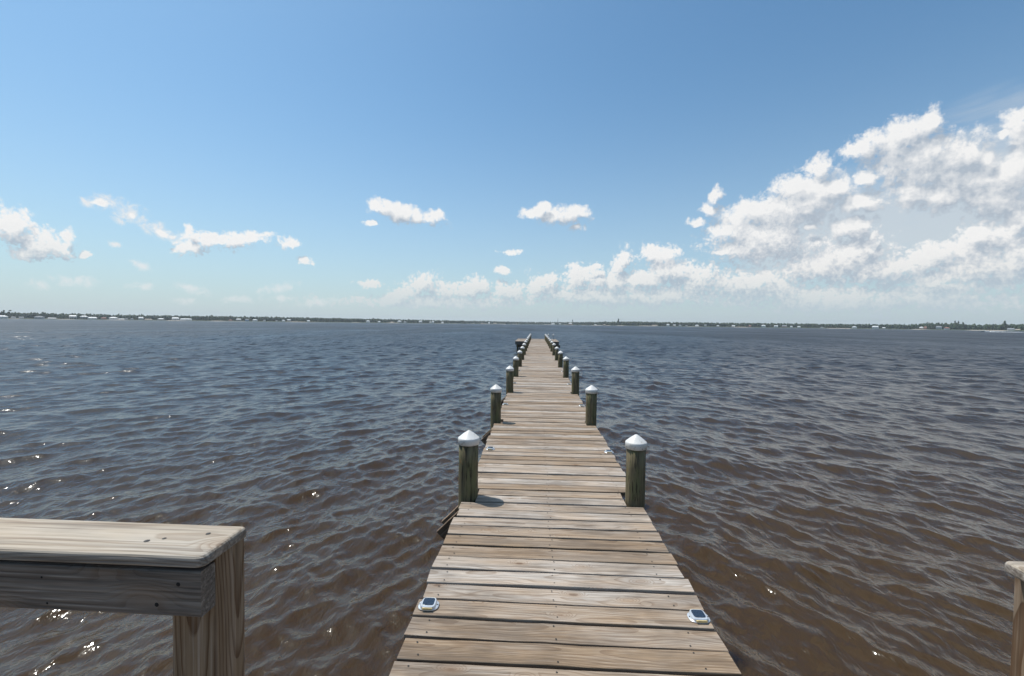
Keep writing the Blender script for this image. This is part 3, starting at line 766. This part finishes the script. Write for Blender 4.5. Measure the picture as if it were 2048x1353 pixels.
tc = wt.new('ShaderNodeTexCoord').outputs['Generated']
dx, dy, dz = wt.sep(wt.vm('NORMALIZE', tc))
az_ = wt.m('MULTIPLY', wt.m('ARCTAN2', dx, dy), 180/math.pi); el_ = wt.m('MULTIPLY', wt.m('ARCSINE', dz), 180/math.pi)
p0 = wt.comb(az_, el_, 0)
def dens(off):
    g = wt.new('ShaderNodeGroup'); g.node_tree = G
    wt.put(g.inputs[0], wt.vm('ADD', p0, off) if off else p0); return g.outputs[0], g.outputs[1]
D0, E0 = dens(None); D1, E1 = dens((-.5, 1.25, 0))
alpha = wt.rng(D0, -.12, .66, 0, 1, True)
lit = wt.m('ADD', wt.m('MULTIPLY', wt.m('SUBTRACT', D0, D1), .62), wt.m('MULTIPLY', wt.m('SUBTRACT', E0, E1), .60))
lit = wt.m('ADD', lit, wt.m('MULTIPLY', wt.m('SUBTRACT', wt.noise(p0, .16, 4, .6, 0, '2D'), .5), .9))
lit = wt.m('ADD', lit, .50, None, True)
thick = wt.rng(D0, .1, 1.1, 0, .10)
lit = wt.m('SUBTRACT', lit, thick, None, True)
hz = wt.rng(el_, .5, 8.5, 1, 0, True)
ccol = wt.mix(lit, (.43,.495,.575), (.95,.94,.925))
ccol = wt.mix(wt.m('MULTIPLY', wt.rng(el_, 2, 9, 1, 0, True), .8), ccol, wt.mix(lit, (.43,.51,.60), (.86,.825,.78)))
ccol = wt.mix(wt.m('MULTIPLY', wt.rng(el_, .3, 5.5, 1, 0, True), .80), ccol, (.555,.64,.705))
# thin veil between the towers
ve = wt.m('SUBTRACT', 1, blob_net(wt, p0, veil))
vn = wt.noise(wt.mapping(p0, sc=(.10,.55,1)), 1, 5, .55, .4, '2D')
va_ = wt.rng(wt.m('ADD', ve, wt.m('SUBTRACT', vn, .5)), -.25, .6, 0, .72, True)
sky = wt.new('ShaderNodeTexSky', sky_type='NISHITA'); sky.sun_disc = False
sky.sun_elevation = math.asin(SUN.z); sky.sun_rotation = math.atan2(SUN.x, SUN.y)
sky.altitude = 0; sky.air_density = 1.0; sky.dust_density = 1.0; sky.ozone_density = 1.6
hsv = wt.new('ShaderNodeHueSaturation'); hsv.inputs['Saturation'].default_value = 1.0; hsv.inputs['Value'].default_value = 1.0
wt.put(hsv.inputs['Color'], sky.outputs[0])
bg = wt.new('ShaderNodeBackground'); bg.inputs['Strength'].default_value = .115; wt.put(bg.inputs['Color'], wt.vm('MULTIPLY', hsv.outputs[0], (.81, 1.13, 1.20)))
# pale humid air low over the horizon
low = wt.m('POWER', wt.rng(el_, -1, 34, 1, 0), 2.4)
bh = wt.new('ShaderNodeBackground'); bh.inputs['Strength'].default_value = 1.0; wt.put(bh.inputs['Color'], (.56,.645,.71))
m0 = wt.new('ShaderNodeMixShader'); wt.put(m0.inputs[0], wt.m('MULTIPLY', low, .88)); wt.l.new(bg.outputs[0], m0.inputs[1]); wt.l.new(bh.outputs[0], m0.inputs[2])
bv = wt.new('ShaderNodeBackground'); wt.put(bv.inputs['Color'], (.64,.68,.71))
m1 = wt.new('ShaderNodeMixShader'); wt.put(m1.inputs[0], va_); wt.l.new(m0.outputs[0], m1.inputs[1]); wt.l.new(bv.outputs[0], m1.inputs[2])
we = wt.m('SUBTRACT', 1, blob_net(wt, p0, wisps)); wn_ = wt.noise(p0, .95, 8, .66, .3, '2D')
wa = wt.rng(wt.m('ADD', we, wt.m('MULTIPLY', wt.m('SUBTRACT', wn_, .5), 2.6)), .05, 1.15, 0, .92, True)
wa = wt.m('MULTIPLY', wa, wt.rng(we, -.35, .25, 0, 1, True)); wa = wt.m('MULTIPLY', wa, wt.rng(hz, 0, 1, 1, .45))
bw = wt.new('ShaderNodeBackground'); wt.put(bw.inputs['Color'], (.84,.845,.85))
mw = wt.new('ShaderNodeMixShader'); wt.put(mw.inputs[0], wa); wt.l.new(m1.outputs[0], mw.inputs[1]); wt.l.new(bw.outputs[0], mw.inputs[2]); m1 = mw
bc = wt.new('ShaderNodeBackground'); wt.put(bc.inputs['Color'], ccol)
m2 = wt.new('ShaderNodeMixShader'); wt.put(m2.inputs[0], wt.m('MULTIPLY', alpha, wt.rng(hz, 0, 1, .97, .62))); wt.l.new(m1.outputs[0], m2.inputs[1]); wt.l.new(bc.outputs[0], m2.inputs[2])
out = wt.new('ShaderNodeOutputWorld'); wt.l.new(m2.outputs[0], out.inputs[0])

hm = bpy.data.materials.new('humid_air'); hm.use_nodes = True; hm.node_tree.nodes.clear()
vp = hm.node_tree.nodes.new('ShaderNodeVolumePrincipled'); vp.inputs['Color'].default_value = (.86,.92,.97,1); vp.inputs['Density'].default_value = .00013; vp.inputs['Anisotropy'].default_value = .2
ho = hm.node_tree.nodes.new('ShaderNodeOutputMaterial'); hm.node_tree.links.new(vp.outputs[0], ho.inputs['Volume'])
mb = MB(); box(mb, -5200, 5200, -4000, 4600, -5.0, 42)
haze = mb.build('haze', hm); haze['kind'] = 'stuff'; haze['label'] = 'thin pale humid haze over the wide water'
S.view_settings.view_transform = 'Standard'; S.view_settings.look = 'None'
S.view_settings.exposure = 0.0; S.view_settings.gamma = 1.0
S.render.engine = 'CYCLES'
S.cycles.max_bounces = 6; S.cycles.diffuse_bounces = 3; S.cycles.glossy_bounces = 3
S.cycles.sample_clamp_indirect = 6; S.cycles.caustics_reflective = False
